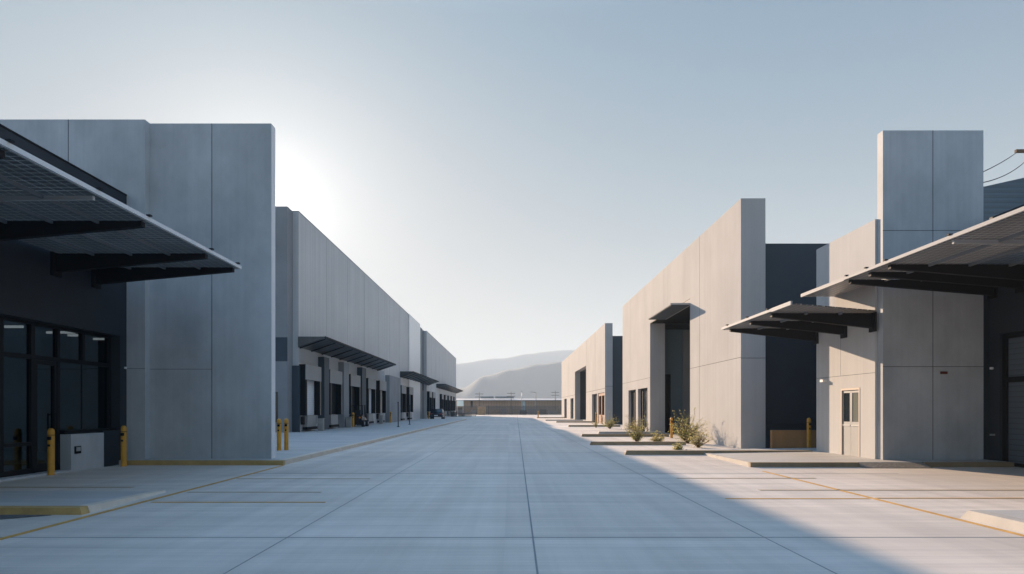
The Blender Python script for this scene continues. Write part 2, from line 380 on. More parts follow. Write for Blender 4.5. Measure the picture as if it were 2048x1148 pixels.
finger(4.5, 9.3, 87, .4, 'kerb_pale', 'pale kerb at the recess of the far concrete building')
finger(4.4, 9.3, 112, .5, 'kerb_tan', 'farthest tan kerb, with a yellow bollard on its end')

# ---------------------------------------------------------------- bollards
def make_bollard():
    t = thing('bollard', 'x', 'bollard', (0, 0, 0), 'yellow safety bollards')
    r = .072
    prof = [(r, 0), (r, .985)]+[(r*math.cos(a*math.pi/12), .985+r*1.15*math.sin(a*math.pi/12)) for a in range(1, 6)]
    MB().lathe((0, 0, 0), prof, 20).build('post', 'bollard_yellow', t)
    MB().lathe((0, 0, 0), [(r+.004, .90), (r+.004, .915)], 20).build('band', 'black', t)
    MB().box(-.03, .045, -r-.018, -r+.02, .80, .88).box(-.02, .03, -r-.03, -r, .825, .86).build('reflector', 'black', t)
    MB().box(-.025, .025, -r-.012, -r+.02, .65, .70).build('reflector', 'black', t)
    return t
b0 = make_bollard()
BL = [(-10.42, 15.5, 'yellow bollard in front of the glass door of the left building'),
      (-10.1, 17.85, 'yellow bollard at the end of the yellow kerb by the dark window'),
      (-7.68, 22.7, 'left one of the two yellow bollards just behind the left concrete slab wall'),
      (-7.52, 22.95, 'right one of the two yellow bollards just behind the left concrete slab wall'),
      (-12.0, 52.2, 'yellow bollard standing in front of the dark forklift'),
      (-12.05, 69.0, 'yellow bollard at the far end of the near row of dock doors'),
      (-11.9, 100.0, 'yellow bollard beyond the dark car by the far loading docks'),
      (8.33, 35.2, 'yellow bollard before the tall recessed entrance behind the large bush'),
      (10.75, 24.55, 'yellow bollard in front of the low brown wall on the right'),
      (4.6, 111.5, 'yellow bollard on the end of the farthest kerb'),
      (8.9, 70.5, 'small yellow bollard beside the timber door')]
for i, (x, yv, lab) in enumerate(BL):
    b = b0 if i == 0 else copy_tree(b0)
    onap = (x < -6.2 and 18.3 < yv < 95) or (6.5 < x < 13 and 17.7 < yv < 24.9)
    b.location = (x, yv, .115 if onap else 0); b['label'] = lab
    if yv > 40: b.scale = (1.3, 1.3, 1.05)

# ---------------------------------------------------------------- canopies (parts of the buildings)
def tapered_beam(x_tip, x_wall, yc, ztop, d_tip, d_wall, w=.13):
    h = w/2
    return MB().hexa([(x_tip, yc-h, ztop-d_tip), (x_wall, yc-h, ztop-d_wall), (x_wall, yc+h, ztop-d_wall), (x_tip, yc+h, ztop-d_tip)],
                     [(x_tip, yc-h, ztop), (x_wall, yc-h, ztop), (x_wall, yc+h, ztop), (x_tip, yc+h, ztop)])
def canopy(parent, xo, xw, z, y0, y1, beams, rows, pale=(), edge='alu_pale'):
    """glass solar canopy: outer edge x = xo, wall x = xw, soffit height z; beams = list of y"""
    sg = 1 if xo > xw else -1
    cpy = MB().box(min(xo, xo-sg*.05), max(xo, xo-sg*.05), y0, y1, z-.025, z+.05).build('canopy', edge, parent)
    for yb in beams:
        if yb in pale: tapered_beam(xo-sg*.08, xw, yb, z-.05, .07, .10, .07).build('strut', 'alu_pale', cpy)
        else:
            tapered_beam(xo-sg*.10, xw, yb, z-.05, .10, .42).build('beam', 'steel_dark', cpy)
            MB().box(min(xw, xw+sg*.06), max(xw, xw+sg*.06), yb-.16, yb+.16, z-.56, z-.02).build('bracket', 'steel_dark', cpy)
        MB().box(xo-.03, xo+.055, yb-.04, yb+.04, z+.056, z+.085).build('clip', 'steel_dark', cpy)
    ys = sorted([y0, *[b for b in beams if y0 < b < y1 and b not in pale], y1])
    xs = [xo-sg*.05-sg*(abs(xo-xw)-.10)*i/rows for i in range(rows+1)]
    for i in range(1, rows):
        MB().box(xs[i]-.025, xs[i]+.025, y0+.02, y1-.02, z-.10, z-.035).build('purlin', 'mount_band', cpy)
    for a, b in zip(ys, ys[1:]):
        if b-a < .25: continue
        sub = 2 if b-a > 2.2 else 1
        for i in range(rows):
            for j in range(sub):
                u0, u1 = a+(b-a)*j/sub+.015, a+(b-a)*(j+1)/sub-.015
                MB().box(min(xs[i], xs[i+1])+.012, max(xs[i], xs[i+1])-.012, u0, u1, z-.03, z).build('glass_panel', 'solar', cpy)
    return cpy

# ---------------------------------------------------------------- left office building (near left)
A = thing('office_building', 'dark office building at left with storefront windows, glass canopy and tall concrete slab wall', 'building', (-10.5, 12, 0))
XW = -10.5
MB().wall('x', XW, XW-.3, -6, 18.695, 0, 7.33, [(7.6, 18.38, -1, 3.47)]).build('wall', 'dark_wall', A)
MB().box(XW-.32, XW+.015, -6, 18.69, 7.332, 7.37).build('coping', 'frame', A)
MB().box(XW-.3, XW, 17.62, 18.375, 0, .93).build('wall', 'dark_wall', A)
lw = MB().box(XW-.3, XW+.02, 16.3, 17.615, 0, .89).build('low_wall', 'concrete_slab', A)
MB().box(XW+.021, XW+.05, 16.42, 16.64, .42, .60).box(XW+.05, XW+.055, 16.45, 16.61, .48, .58, 1).build('outlet_box', ['black', 'galv'], lw)
MB().box(XW-.34, XW+.03, 7.6, 16.3, 0, .05).build('threshold', 'concrete_slab', A)
XF0, XF1 = XW-.36, XW-.24
fr = MB()
for a, b in ((7.6, 7.7), (10.0, 10.1), (12.2, 12.3), (14.38, 14.48), (15.32, 15.44), (16.2, 16.3), (18.28, 18.379)):
    fr.box(XF0, XF1, a, b, .05 if a < 16.25 and b < 16.29 else (.05 if b < 16.35 else .93), 3.40)
fr.box(XF0-.002, XF1+.002, 7.6, 18.379, 3.40, 3.469)
for a, b in ((7.7, 10.0), (10.1, 12.2), (12.3, 14.38), (14.48, 15.32)):
    fr.box(XF0+.003, XF1-.003, a, b, 2.62, 2.72); fr.box(XF0+.003, XF1-.003, a, b, .68, .76); fr.box(XF0+.003, XF1-.003, a, b, .05, .16)
fr.box(XF0+.003, XF1-.003, 15.44, 16.2, 2.62, 2.72); fr.box(XF0+.003, XF1-.003, 16.3, 18.28, 2.62, 2.72)
fr.box(XF0-.01, XF1+.12, 16.3, 18.37, .895, .985)
fr.box(XF0+.003, XF1-.003, 17.16, 17.26, 2.72, 3.40)
sw = fr.build('storefront_window', 'frame', A)
xg = (XF0+XF1)/2
def pane(a, b, z0, z1, par): MB().box(xg-.006, xg+.006, a, b, z0, z1).build('pane', 'glass', par)
for a, b in ((7.7, 10.0), (10.1, 12.2), (12.3, 14.38), (14.48, 15.32)):
    pane(a, b, .16, .68, sw); pane(a, b, .76, 2.62, sw); pane(a, b, 2.72, 3.40, sw)
pane(15.44, 16.2, 2.72, 3.40, sw); pane(16.3, 17.16, 2.72, 3.40, sw); pane(17.26, 18.28, 2.72, 3.40, sw)
pane(16.3, 18.28, .985, 2.62, sw)
MB().box(xg-.016, xg+.016, 17.19, 17.21, .985, 2.62).build('mullion', 'frame', sw)
dr = MB()
for a, b, z0, z1 in ((15.45, 15.53, .06, 2.61), (16.11, 16.19, .06, 2.61), (15.53, 16.11, .06, .24), (15.53, 16.11, 2.52, 2.61)):
    dr.box(XF0+.02, XF1-.01, a, b, z0, z1)
dr = dr.build('glass_door', 'frame', A)
pane(15.53, 16.11, .24, 2.52, dr)
MB().box(XF1+.045, XF1+.07, 16.10, 16.13, .95, 1.40).box(XF1-.012, XF1+.046, 16.10, 16.13, .97, 1.0).box(XF1-.012, XF1+.046, 16.10, 16.13, 1.35, 1.38).build('handle', 'steel_dark', dr)
MB().tube((XW-.02, 18.60, 2.62), (XW+.05, 18.60, 2.62), .03, n=10).build('wall_lamp', 'white', A)
# room behind the glass, with lit tubes
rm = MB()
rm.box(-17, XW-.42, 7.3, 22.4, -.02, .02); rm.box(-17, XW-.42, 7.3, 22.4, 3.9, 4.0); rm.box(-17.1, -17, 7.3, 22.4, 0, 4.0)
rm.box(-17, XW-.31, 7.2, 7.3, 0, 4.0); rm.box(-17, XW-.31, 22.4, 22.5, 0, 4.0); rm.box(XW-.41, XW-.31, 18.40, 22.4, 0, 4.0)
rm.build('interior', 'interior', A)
for (xa, xb, yt, z) in ((-12.65, -12.2, 17.1, 3.56), (-12.35, -11.6, 18.2, 3.54), (-12.3, -11.85, 19.0, 3.55), (-12.2, -11.85, 20.0, 3.55)):
    MB().box(xa, xb, yt-.03, yt+.03, z-.03, z+.03).build('ceiling_lamp', 'tube', A)
MB().box(-34, -10.82, -6, 18.6, 6.5, 6.8).box(-34, -33.7, -6, 18.6, 0, 6.5).build('roof', 'slate', A)
# tall slab wall
sl = MB()
sl.box(-10.0, -6.634, 18.96, 19.26, 0, 9.43)
sl.box(-10.62, -10.0, 18.70, 19.30, 0, 4.1)
sl.box(-18, -10.0, 18.70, 19.30, 4.1, 9.43)
for x in (-8.28,): sl.box(x-.009, x+.009, 18.957, 18.97, 0, 9.43, 1)
sl.box(-12.11, -12.09, 18.697, 18.71, 4.1, 9.43, 1)
sl.box(-10.0, -8.28, 18.958, 18.97, 2.60, 2.612, 1); sl.box(-10.62, -10.0, 18.698, 18.71, 2.60, 2.612, 1)
slab = sl.build('slab_wall', ['concrete_slab', 'joint'], A)
MB().box(-6.633, -6.622, 18.965, 19.265, .12, 9.40).build('edge_strip', 'edge_white', slab)  # white strip paints sky light onto the slab's edge
canopy(A, -6.9, XW, 5.12, -2, 17.55, [17.28, 15.75, 13.03, 11.45, 9.4, 7.2, 5.0, 2.5], 4, pale=(11.45,), edge='edge_white')

# ---------------------------------------------------------------- left dock warehouse
def dock_unit(par):
    sh = MB()
    x0 = -12.7
    sh.box(x0, x0+.40, -1.65, -1.33, 1.1, 3.3); sh.box(x0, x0+.40, 1.33, 1.65, 1.1, 3.3); sh.box(x0, x0+.38, -1.648, 1.648, 3.3, 4.2)
    sh.box(x0+.40, x0+.408, -1.36, -1.33, 1.1, 3.3, 1); sh.box(x0+.40, x0+.408, 1.56, 1.65, 1.1, 3.3, 1)
    s_ = sh.build('dock_shelter', ['black', 'edge_tan'], par)
    MB().box(x0+.381, x0+.43, -1.66, 1.66, 3.28, 4.21).build('head_curtain', 'curtain_grey', s_)
    MB().box(x0+.002, x0+.05, -1.33, 1.33, 1.12, 3.3).build('door_panel', 'door_white', s_)
    MB().box(x0+.002, x0+.30, -.95, .95, .40, 1.09).box(x0+.05, x0+.34, -1.1, 1.1, .22, .39, 1).build('dock_leveler', ['curtain_grey', 'black'], s_)
    for yb in (-1.25, 1.25): MB().box(x0+.002, x0+.20, yb-.12, yb+.12, .55, 1.05).build('bumper', 'rubber', s_)
    return s_
def dock_building(label, Y0, Y1, H, docks, canopies, Yn, bright=None, doors=()):
    B = thing('dock_warehouse', label, 'building', (-12.7, Y0, 0))
    w = MB()
    w.box(-40, -12.7, Y0, Y1, 0, H)
    for q in range(1, int((Y1-Y0)/6.2)):
        yj = Y0+q*6.2
        if bright and yj > bright-.5: break
        w.box(-12.71, -12.697, yj-.015, yj+.015, 0, H, 1)
    w.build('wall', ['cladding', 'joint'], B)
    MB().box(-40, -12.69, Y0, Y1, H+.002, H+.05).build('coping', 'slate', B)
    MB().box(-40, -13.05, Yn, Y0-.003, 0, H+.02).build('end_wall', 'slate', B)
    MB().box(-39, -13.04, Yn-.02, Yn-.003, 4.3, 5.7).build('wall_band', 'dark_blue', B)
    if bright: MB().box(-12.699, -12.62, bright, Y1-.05, .0, H+.06).build('metal_bay', 'cladding_bright', B)
    d0 = dock_unit(B); d0.location = (0, docks[0], 0)
    for k, yd in enumerate(docks):
        d = d0 if k == 0 else copy_tree(d0, B, (0, yd, 0))
    units = [c for c in B.children if c.name.startswith('dock_shelter')]
    units.sort(key=lambda c: c.location.y)
    for k, kind in doors:
        for c in units[k].children:
            if c.name.startswith('door_panel'):
                c.data = c.data.copy(); c.data.materials[0] = M[kind]
    for (a, b, xo) in canopies:
        cz = MB()
        cz.hexa([(-12.7, a, 5.2), (xo, a, 5.74), (xo, b, 5.74), (-12.7, b, 5.2)], [(-12.7, a, 5.84), (xo, a, 5.84), (xo, b, 5.84), (-12.7, b, 5.84)])
        cp = cz.build('canopy', 'canopy_deck', B)
        MB().box(xo, xo+.05, a, b, 5.72, 5.86).build('edge_strip', 'steel_dark', cp)
        yb = a+.3
        while yb < b:
            MB().hexa([(-12.7, yb-.05, 5.14), (xo-.05, yb-.05, 5.69), (xo-.05, yb+.05, 5.69), (-12.7, yb+.05, 5.14)], [(-12.7, yb-.05, 5.198), (xo-.05, yb-.05, 5.73), (xo-.05, yb+.05, 5.73), (-12.7, yb+.05, 5.198)]).build('beam', 'steel_dark', cp)
            yb += 2.4
    return B
D1 = dock_building('long grey metal dock warehouse at left, the nearer one, with two canopies over its docks', 41, 96, 13.35,
                   [42.75, 48.3, 54.4, 60.9, 66.2, 79.2, 85.1], [(40.9, 66.2, -11.1), (78.8, 95.9, -11.2)], 40, 85.5,
                   [(1, 'black'), (2, 'black'), (4, 'door_cream'), (5, 'black'), (6, 'black')])  # black panels paint the unlit voids of open docks
MB().box(-13.3, -12.60, 40.85, 40.99, 0, 4.1).build('wing_wall', 'dark_blue', D1)
for a, b, m in ((45.1, 46.3, 'dark_blue'), (50.4, 52.0, 'slate'), (56.6, 58.2, 'dark_blue'), (69.5, 76.5, 'slate')):
    MB().box(-12.699, -12.26, a, b, 0, 4.95).build('pier', m, D1)
MB().box(-13.9, -13.6, 39.96, 39.99, .72, 2.5).build('window', 'glass_dark', D1)
MB().box(-12.699, -12.68, 41.05, 69, 4.3, 5.3).build('bounce_strip', 'alu_pale', D1)  # strip toned for sunlight bounced onto the wall above the docks
D2 = dock_building('farther grey metal dock warehouse on the left, with one canopy at its far end', 104, 161, 13.35,
                   [106, 111, 125, 132, 139, 146, 153], [(96.2, 107, -11.2), (117.6, 163, -11.2)], 103, None,
                   [(k, 'black') for k in range(7)])  # every panel black, painted as an open dock's dark inside

MB().box(-40, -13.2, 96.01, 102.97, 0, 13.55).build('sun_block', 'slate', D2)  # added to stop sun passing between the two warehouses
# ---------------------------------------------------------------- right near building with tower
E = thing('tower_building', 'grey concrete building at right with tall slab tower, grey double door and two glass canopies', 'building', (10.1, 18.6, 0))
t = MB().box(10.16, 12.9, 18.6, 18.88, 0, 9.09)
t.box(11.513, 11.53, 18.597, 18.61, 0, 9.09, 1); t.box(10.16, 12.9, 18.5975, 18.61, 6.355, 6.37, 1); t.box(10.16, 12.9, 18.5975, 18.61, 2.645, 2.66, 1)
tw = t.build('tower', ['concrete_slab', 'joint'], E)
MB().box(11.72, 11.90, 18.56, 18.597, 2.45, 2.52).build('alarm_light', 'red_sign', tw)
w = MB().wall('x', 10.1, 10.5, 18.885, 22.5, 0, 6.75, [(19.70, 20.83, -1, 2.12)])
w.box(10.098, 10.11, 18.885, 22.5, 2.50, 2.512, 1); w.box(10.098, 10.11, 20.85, 20.86, 2.512, 4.0, 1)
w.build('side_wall', ['concrete_light', 'joint'], E)
dd = MB().box(10.09, 10.2, 19.702, 19.76, 0, 2.06).box(10.09, 10.2, 20.77, 20.828, 0, 2.06).box(10.09, 10.2, 19.702, 20.828, 2.06, 2.118).build('door_frame', 'edge_tan', E)
for a, b, g in ((19.765, 20.26, 'glass_door_green'), (20.27, 20.765, 'glass_dark')):
    lf = MB().wall('x', 10.12, 10.16, a, b, .02, 2.05, [(a+.06, b-.06, 1.12, 1.98)]).build('door_leaf', 'door_grey', dd)
    MB().box(10.135, 10.145, a+.06, b-.06, 1.12, 1.98).build('pane', g, lf)
    MB().box(10.10, 10.118, a+.02, b-.02, 1.0, 1.03).build('push_bar', 'galv', lf)
MB().box(9.96, 10.099, 21.75, 21.95, 2.36, 2.44).build('wall_lamp', 'white', E)
MB().box(10.505, 40, 18.89, 22.4, 0, 6.6).build('rear_block', 'dark_blue', E)
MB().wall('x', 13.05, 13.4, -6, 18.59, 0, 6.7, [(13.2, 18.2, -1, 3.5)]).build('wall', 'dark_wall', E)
MB().hexa([(12.6, 21, 6.605), (40, 21, 6.605), (40, 22.3, 6.605), (12.6, 22.3, 6.605)], [(12.6, 21, 7.9), (40, 21, 14.0), (40, 22.3, 14.0), (12.6, 22.3, 7.9)]).build('upper_wall', 'metal_roof', E)
MB().box(13.402, 40, -6, 18.59, 6.3, 6.6).build('roof', 'slate', E)
rd = MB()
for a, b, z0, z1 in ((18.05, 18.195, 0, 3.49), (13.2, 13.35, 0, 3.49), (13.35, 18.05, 3.36, 3.49), (13.35, 18.05, 2.2, 2.34), (13.35, 18.05, 0, .09)): rd.box(13.12, 13.25, a, b, z0, z1)
rd = rd.build('rolling_door', 'frame', E)
MB().box(13.18, 13.22, 13.35, 18.05, .09, 2.2).build('door_panel', 'roll_slat', rd)
MB().box(13.18, 13.22, 13.35, 18.05, 2.34, 3.36).build('transom_panel', 'roll_slat', rd)
MB().tube((13.06, 18.45, 2.6), (12.98, 18.45, 2.6), .035, n=10).build('wall_lamp', 'white', E)
MB().box(12.93, 13.049, 18.36, 18.40, .78, .83).build('handle', 'galv', E)
canopy(E, 9.07, 13.05, 5.03, -2, 18.55, [18.42, 17.4, 16.5, 14.1, 11.6, 9.0, 6.2, 3.2], 4, pale=(14.1,))
c2 = MB().box(9.07, 9.12, 18.555, 21.3, 4.985, 5.085).build('canopy', 'alu_pale', E)
MB().box(9.125, 10.09, 18.56, 21.28, 5.0, 5.03).build('glass_panel', 'solar', c2)
c3 = canopy(E, 7.15, 10.1, 4.2, 18.7, 23.1, [22.5, 20.6, 18.95], 3)
MB().hexa([(7.15, 17.4, 4.155), (7.2, 17.4, 4.155), (7.2, 18.69, 4.155), (7.15, 18.69, 4.155)], [(7.15, 17.4, 4.255), (7.2, 17.4, 4.255), (7.2, 18.69, 4.255), (7.15, 18.69, 4.255)]).build('edge_strip', 'alu_pale', c3)
MB().hexa([(7.2, 17.4, 4.17), (10.05, 18.69, 4.17), (7.2, 18.69, 4.17)], [(7.2, 17.4, 4.2), (10.05, 18.69, 4.2), (7.2, 18.69, 4.2)]).build('glass_panel', 'solar', c3)

# ---------------------------------------------------------------- right middle building
G = thing('concrete_warehouse', 'tall pale concrete warehouse at right middle with a deep recessed entrance, sunlit', 'building', (8.66, 25.6, 0))
XG = 8.66
holes = [(32.84, 42.2, -1, 6.82), (46.35, 47.4-.35+.0, -1, -.5), (43.0, 46.2, -1, 2.85), (47.0, 49.9, -1, 2.85)]
g = MB().wall('x', XG, 9.58, 25.6, 52.5, 0, 9.4, holes)
for yj in (31.2, 38.4, 49.2): g.box(XG-.003, XG+.01, yj-.012, yj+.012, 6.83 if yj == 38.4 else (3.44 if yj == 49.2 else 0), 9.4, 1)
g.box(XG-.0035, XG+.01, 25.6, 32.84, 3.43, 3.45, 1); g.box(XG-.0035, XG+.01, 42.2, 52.5, 3.43, 3.45, 1); g.box(XG, 9.58, 25.597, 25.61, 3.40, 3.42, 1)
g.build('facade', ['concrete', 'joint'], G)
MB().box(XG, 8.72, 32.842, 38.2, 6.50, 6.78).build('lintel', 'concrete', G)
MB().box(7.72, XG-.002, 32.84, 38.2, 6.52, 6.60).box(7.75, XG-.004, 32.87, 38.17, 6.49, 6.518, 1).build('hood', ['concrete', 'dark_blue'], G)  # dark board below the hood paints the shade of its underside
MB().box(9.585, 13, 43.4, 43.6, 0, 6.55).build('recess_wall', 'teal', G)
MB().box(10.97, 11.6, 43.25, 43.397, 0, 6.5).build('recess_panel', 'slate', G)
MB().box(XG+.01, 13, 32.85, 42.19, 6.785, 6.815).build('soffit', 'black', G)  # black board puts shade over the opening's pale concrete underside
MB().box(9.72, 10.2, 43.36, 43.398, 0, 3.7).build('recess_door', 'black', G)
for a, b, st in ((43.0, 46.2, (44.2, 45.6)), (47.0, 49.9, (48.6,))):
    f = MB().box(8.86, 8.96, a+.003, a+.12, 0, 2.84).box(8.86, 8.96, b-.12, b-.003, 0, 2.84).box(8.86, 8.96, a+.12, b-.12, 2.72, 2.84)
    for s_ in st: f.box(8.86, 8.96, s_-.05, s_+.05, 0, 2.72)
    f = f.build('window', 'frame', G)
    ed = [a+.12, *st, b-.12]
    for u, v in zip(ed, ed[1:]): MB().box(8.905, 8.915, u+.05, v-.05, .02, 2.72).build('pane', 'glass_dark', f)
    MB().box(8.93, 8.96, a+1.0, a+1.35, 0, 2.7).build('blind', 'white', f)
MB().wall('y', 26.2, 26.5, 9.585, 40, 0, 7.85).build('rear_wall', 'dark_blue', G)
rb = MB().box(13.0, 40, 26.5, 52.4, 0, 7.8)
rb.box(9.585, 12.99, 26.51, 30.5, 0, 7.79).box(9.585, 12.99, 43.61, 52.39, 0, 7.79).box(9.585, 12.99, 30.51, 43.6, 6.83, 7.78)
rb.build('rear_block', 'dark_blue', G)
MB().tube((18.1, 26.8, 7.8), (18.1, 26.8, 10.7), .06, n=8).build('wire_mast', 'steel_dark', G)
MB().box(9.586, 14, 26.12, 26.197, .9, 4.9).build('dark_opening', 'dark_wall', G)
MB().box(9.586, 13, 24.95, 25.15, 0, .72).build('low_wall', 'brown_low', G)

# ---------------------------------------------------------------- right far building
H = thing('concrete_warehouse', 'farther pale concrete warehouse on the right, with timber door and narrow recess', 'building', (9.3, 66.8, 0))
XH = 9.3
hh = [(83.5, 97.7, -1, 6.8), (67.2, 72.3, -1, 3.15), (73.0, 77.4, -1, 3.15), (100, 105, -1, 3.1), (112, 117, -1, 3.2)]
h = MB().wall('x', XH, 10.04, 66.8, 123, 0, 9.9, hh)
for yj in (74.5, 83.0, 98.5, 108): h.box(XH-.004, XH+.01, yj-.03, yj+.03, 3.5, 9.9, 1)
h.box(XH-.0045, XH+.01, 66.8, 83.5, 3.5, 3.55, 1); h.box(XH-.0045, XH+.01, 97.7, 123, 3.5, 3.55, 1); h.box(XH, 10.04, 66.795, 66.81, 3.7, 3.73, 1)
h.build('facade', ['concrete', 'joint'], H)
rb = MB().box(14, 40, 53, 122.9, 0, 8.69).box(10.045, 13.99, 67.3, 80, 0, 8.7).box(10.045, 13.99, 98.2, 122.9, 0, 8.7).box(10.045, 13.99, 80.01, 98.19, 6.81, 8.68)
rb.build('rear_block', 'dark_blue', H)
d = MB()
for a, b, z0, z1 in ((67.25, 67.6, 0, 3.14), (71.9, 72.25, 0, 3.14), (67.6, 71.9, 2.85, 3.14), (69.5, 69.9, 0, 2.85), (67.6, 71.9, 0, .9)): d.box(9.36, 9.6, a, b, z0, z1)
d = d.build('timber_door', 'timber', H)
MB().box(9.5, 9.53, 67.6, 71.9, .9, 2.85).build('pane', 'glass_dark', d)
for a, b in ((73.0, 77.4), (100, 105), (112, 117)):
    f = MB().box(9.55, 9.65, a+.01, a+.15, 0, 3.09).box(9.55, 9.65, b-.15, b-.01, 0, 3.09).box(9.55, 9.65, (a+b)/2-.07, (a+b)/2+.07, 0, 3.09).build('window', 'frame', H)
    MB().box(9.58, 9.6, a+.15, b-.15, 0, 3.09).build('pane', 'glass_dark', f)

# ---------------------------------------------------------------- bushes
def bush(loc, h, r, n, label, seed, leaf='leaf', lean=0., dense=1., fr=.0):
    q = random.Random(seed)
    t = thing('bush', label, 'bush', loc, 'dry bushes along the right-hand wall')
    st, lv = MB(), MB()
    lx, ly, lz = loc
    for i in range(n):
        a = q.uniform(0, 6.283); tilt = q.uniform(.02, 1.25)**.7
        p = Vector((lx+q.gauss(0, .03), ly+q.gauss(0, .03), lz))
        d = Vector((math.cos(a)*tilt*r/h+lean, math.sin(a)*tilt*r/h, 1.0)).normalized()
        L = h*q.uniform(.35, 1.08)*(1-.30*tilt)
        segs = 5; rad = .011*q.uniform(.7, 1.2)
        for k in range(segs):
            e = p+d*L/segs
            st.tube(p, e, rad*(1-k/segs)+.002, rad*(1-(k+1)/segs)+.0015, 4, caps=False)
            if k >= 1:
                for _ in range(3):
                    td = (d+Vector((q.gauss(0, .7), q.gauss(0, .7), q.gauss(.1, .5)))).normalized()
                    tl = q.uniform(.12, .36)*h/1.4
                    st.tube(p, p+td*tl, .0035, .0015, 3, caps=False)
                    for _ in range(int(2.6*dense)):
                        c = p+td*tl*q.uniform(.3, 1.1)+Vector((q.gauss(0, .02), q.gauss(0, .02), q.gauss(0, .02)))
                        s = q.uniform(.011, .026); u = Vector((q.gauss(0, 1), q.gauss(0, 1), q.gauss(0, 1))).normalized()
                        w = u.orthogonal().normalized()
                        lv.face([c-u*s*1.6, c+w*s*.7, c+u*s*1.6, c-w*s*.7], 0 if q.random() < .7 else 1)
            p = e; d = (d+Vector((q.gauss(0, .28), q.gauss(0, .28), q.gauss(0, .16)))).normalized()
    st.build('stems', 'bark', t, recalc=False)
    lv.build('foliage', ['leaf', 'leaf_pale'] if leaf == 'leaf' else ['leaf_pale', 'leaf'], t, recalc=False)
    return t
bush((7.75, 29.8, 0), 1.75, 1.6, 60, 'tallest dry yellow-green bush, beside the yellow bollard at the entrance', 1, dense=1.3)
bush((7.35, 26.6, 0), 1.1, 1.2, 34, 'sparse straw-coloured bush in front of the tallest one, near the long kerb', 2, 'pale')
bush((6.2, 25.2, 0), .4, 1.2, 30, 'flat low dry shrub lying near the long tan kerb', 3, 'pale')
bush((5.65, 30.3, 0), 1.35, 1.3, 40, 'wiry olive bush in front of the two windows', 4, dense=1.0)
bush((6.6, 30.6, 0), .6, 1.1, 34, 'low twiggy shrub right of the wiry olive bush', 5, 'pale')
bush((8.0, 43.5, 0), 1.4, 1.8, 30, 'bush against the concrete wall under the windows', 6, 'pale')
bush((7.6, 52.0, 0), 1.4, 1.6, 34, 'green bush standing at the gap between the two right buildings', 7, dense=1.4)
bush((8.2, 39.2, 0), .3, .9, 16, 'low yellow ground shrub at the foot of the recessed entrance', 8)
bush((6.95, 55.0, 0), .9, .6, 10, 'thin small sapling in front of the dark slot', 9)

# ---------------------------------------------------------------- dock-side things
def post(x, yv, label, h=.75):
    o = MB().box(x-.16, x+.16, yv-.16, yv+.16, .12, .12+h).box(x-.18, x+.18, yv-.18, yv+.18, .12+h, .12+h+.04).build('guard_post', 'crate_grey', loc=(x, yv, .12))
    tag(o, label, 'post', 'grey guard posts by the docks')
post(-11.95, 43.2, 'grey concrete guard post in front of the nearest dock door')
post(-12.0, 50.9, 'grey guard post left of the dark forklift')
post(-12.0, 63.6, 'grey guard post between the last two dock doors of the near row')

fk = thing('forklift', 'dark forklift parked before the third dock door', 'forklift', (-11.9, 53, .12))
fx, fy, fz = -11.9, 53.6, .12
MB().hexa([(fx-.55, fy-.8, fz+.25), (fx+.55, fy-.8, fz+.25), (fx+.55, fy+.9, fz+.25), (fx-.55, fy+.9, fz+.25)], [(fx-.5, fy-.7, fz+.95), (fx+.5, fy-.7, fz+.95), (fx+.45, fy+.6, fz+.7), (fx-.45, fy+.6, fz+.7)]).build('body', 'paint_black', fk)
MB().hexa([(fx-.56, fy-1.15, fz+.2), (fx+.56, fy-1.15, fz+.2), (fx+.56, fy-.8, fz+.2), (fx-.56, fy-.8, fz+.2)], [(fx-.5, fy-1.05, fz+.85), (fx+.5, fy-1.05, fz+.85), (fx+.5, fy-.7, fz+.85), (fx-.5, fy-.7, fz+.85)]).build('counterweight', 'paint_black', fk)
for sx in (-1, 1):
    for yv in (-.7, .65):
        MB().tube((fx+sx*.42, fy+yv, fz+.27), (fx+sx*.64, fy+yv, fz+.27), .27, n=18).tube((fx+sx*.60, fy+yv, fz+.27), (fx+sx*.65, fy+yv, fz+.27), .12, n=12, mi=1).build('wheel', ['rubber', 'galv'], fk)
    MB().tube((fx+sx*.45, fy-.6, fz+.9), (fx+sx*.42, fy-.4, fz+1.62), .03).tube((fx+sx*.45, fy+.5, fz+.7), (fx+sx*.42, fy+.4, fz+1.62), .03).build('guard_bar', 'black', fk)
    MB().box(fx+sx*.30-.04, fx+sx*.30+.04, fy+.95, fy+1.05, fz+.05, fz+1.7).build('mast_rail', 'steel_dark', fk)
    MB().box(fx+sx*.25-.05, fx+sx*.25+.05, fy+1.06, fy+2.0, fz+.06, fz+.10).build('fork', 'steel_dark', fk)
    MB().tube((fx+sx*.35, fy-1.16, fz+.72), (fx+sx*.35, fy-1.10, fz+.72), .07, n=12).build('tail_lamp', 'lamp_orange', fk)
rf = MB().box(fx-.45, fx+.45, fy-.45, fy+.45, fz+1.62, fz+1.66).build('roof_guard', 'black', fk)
MB().hexa([(fx-.25, fy-.55, fz+.9), (fx+.25, fy-.55, fz+.9), (fx+.25, fy+.0, fz+.85), (fx-.25, fy+.0, fz+.85)], [(fx-.22, fy-.52, fz+1.3), (fx+.22, fy-.52, fz+1.3), (fx+.22, fy-.38, fz+1.3), (fx-.22, fy-.38, fz+1.3)]).build('seat', 'rubber', fk)

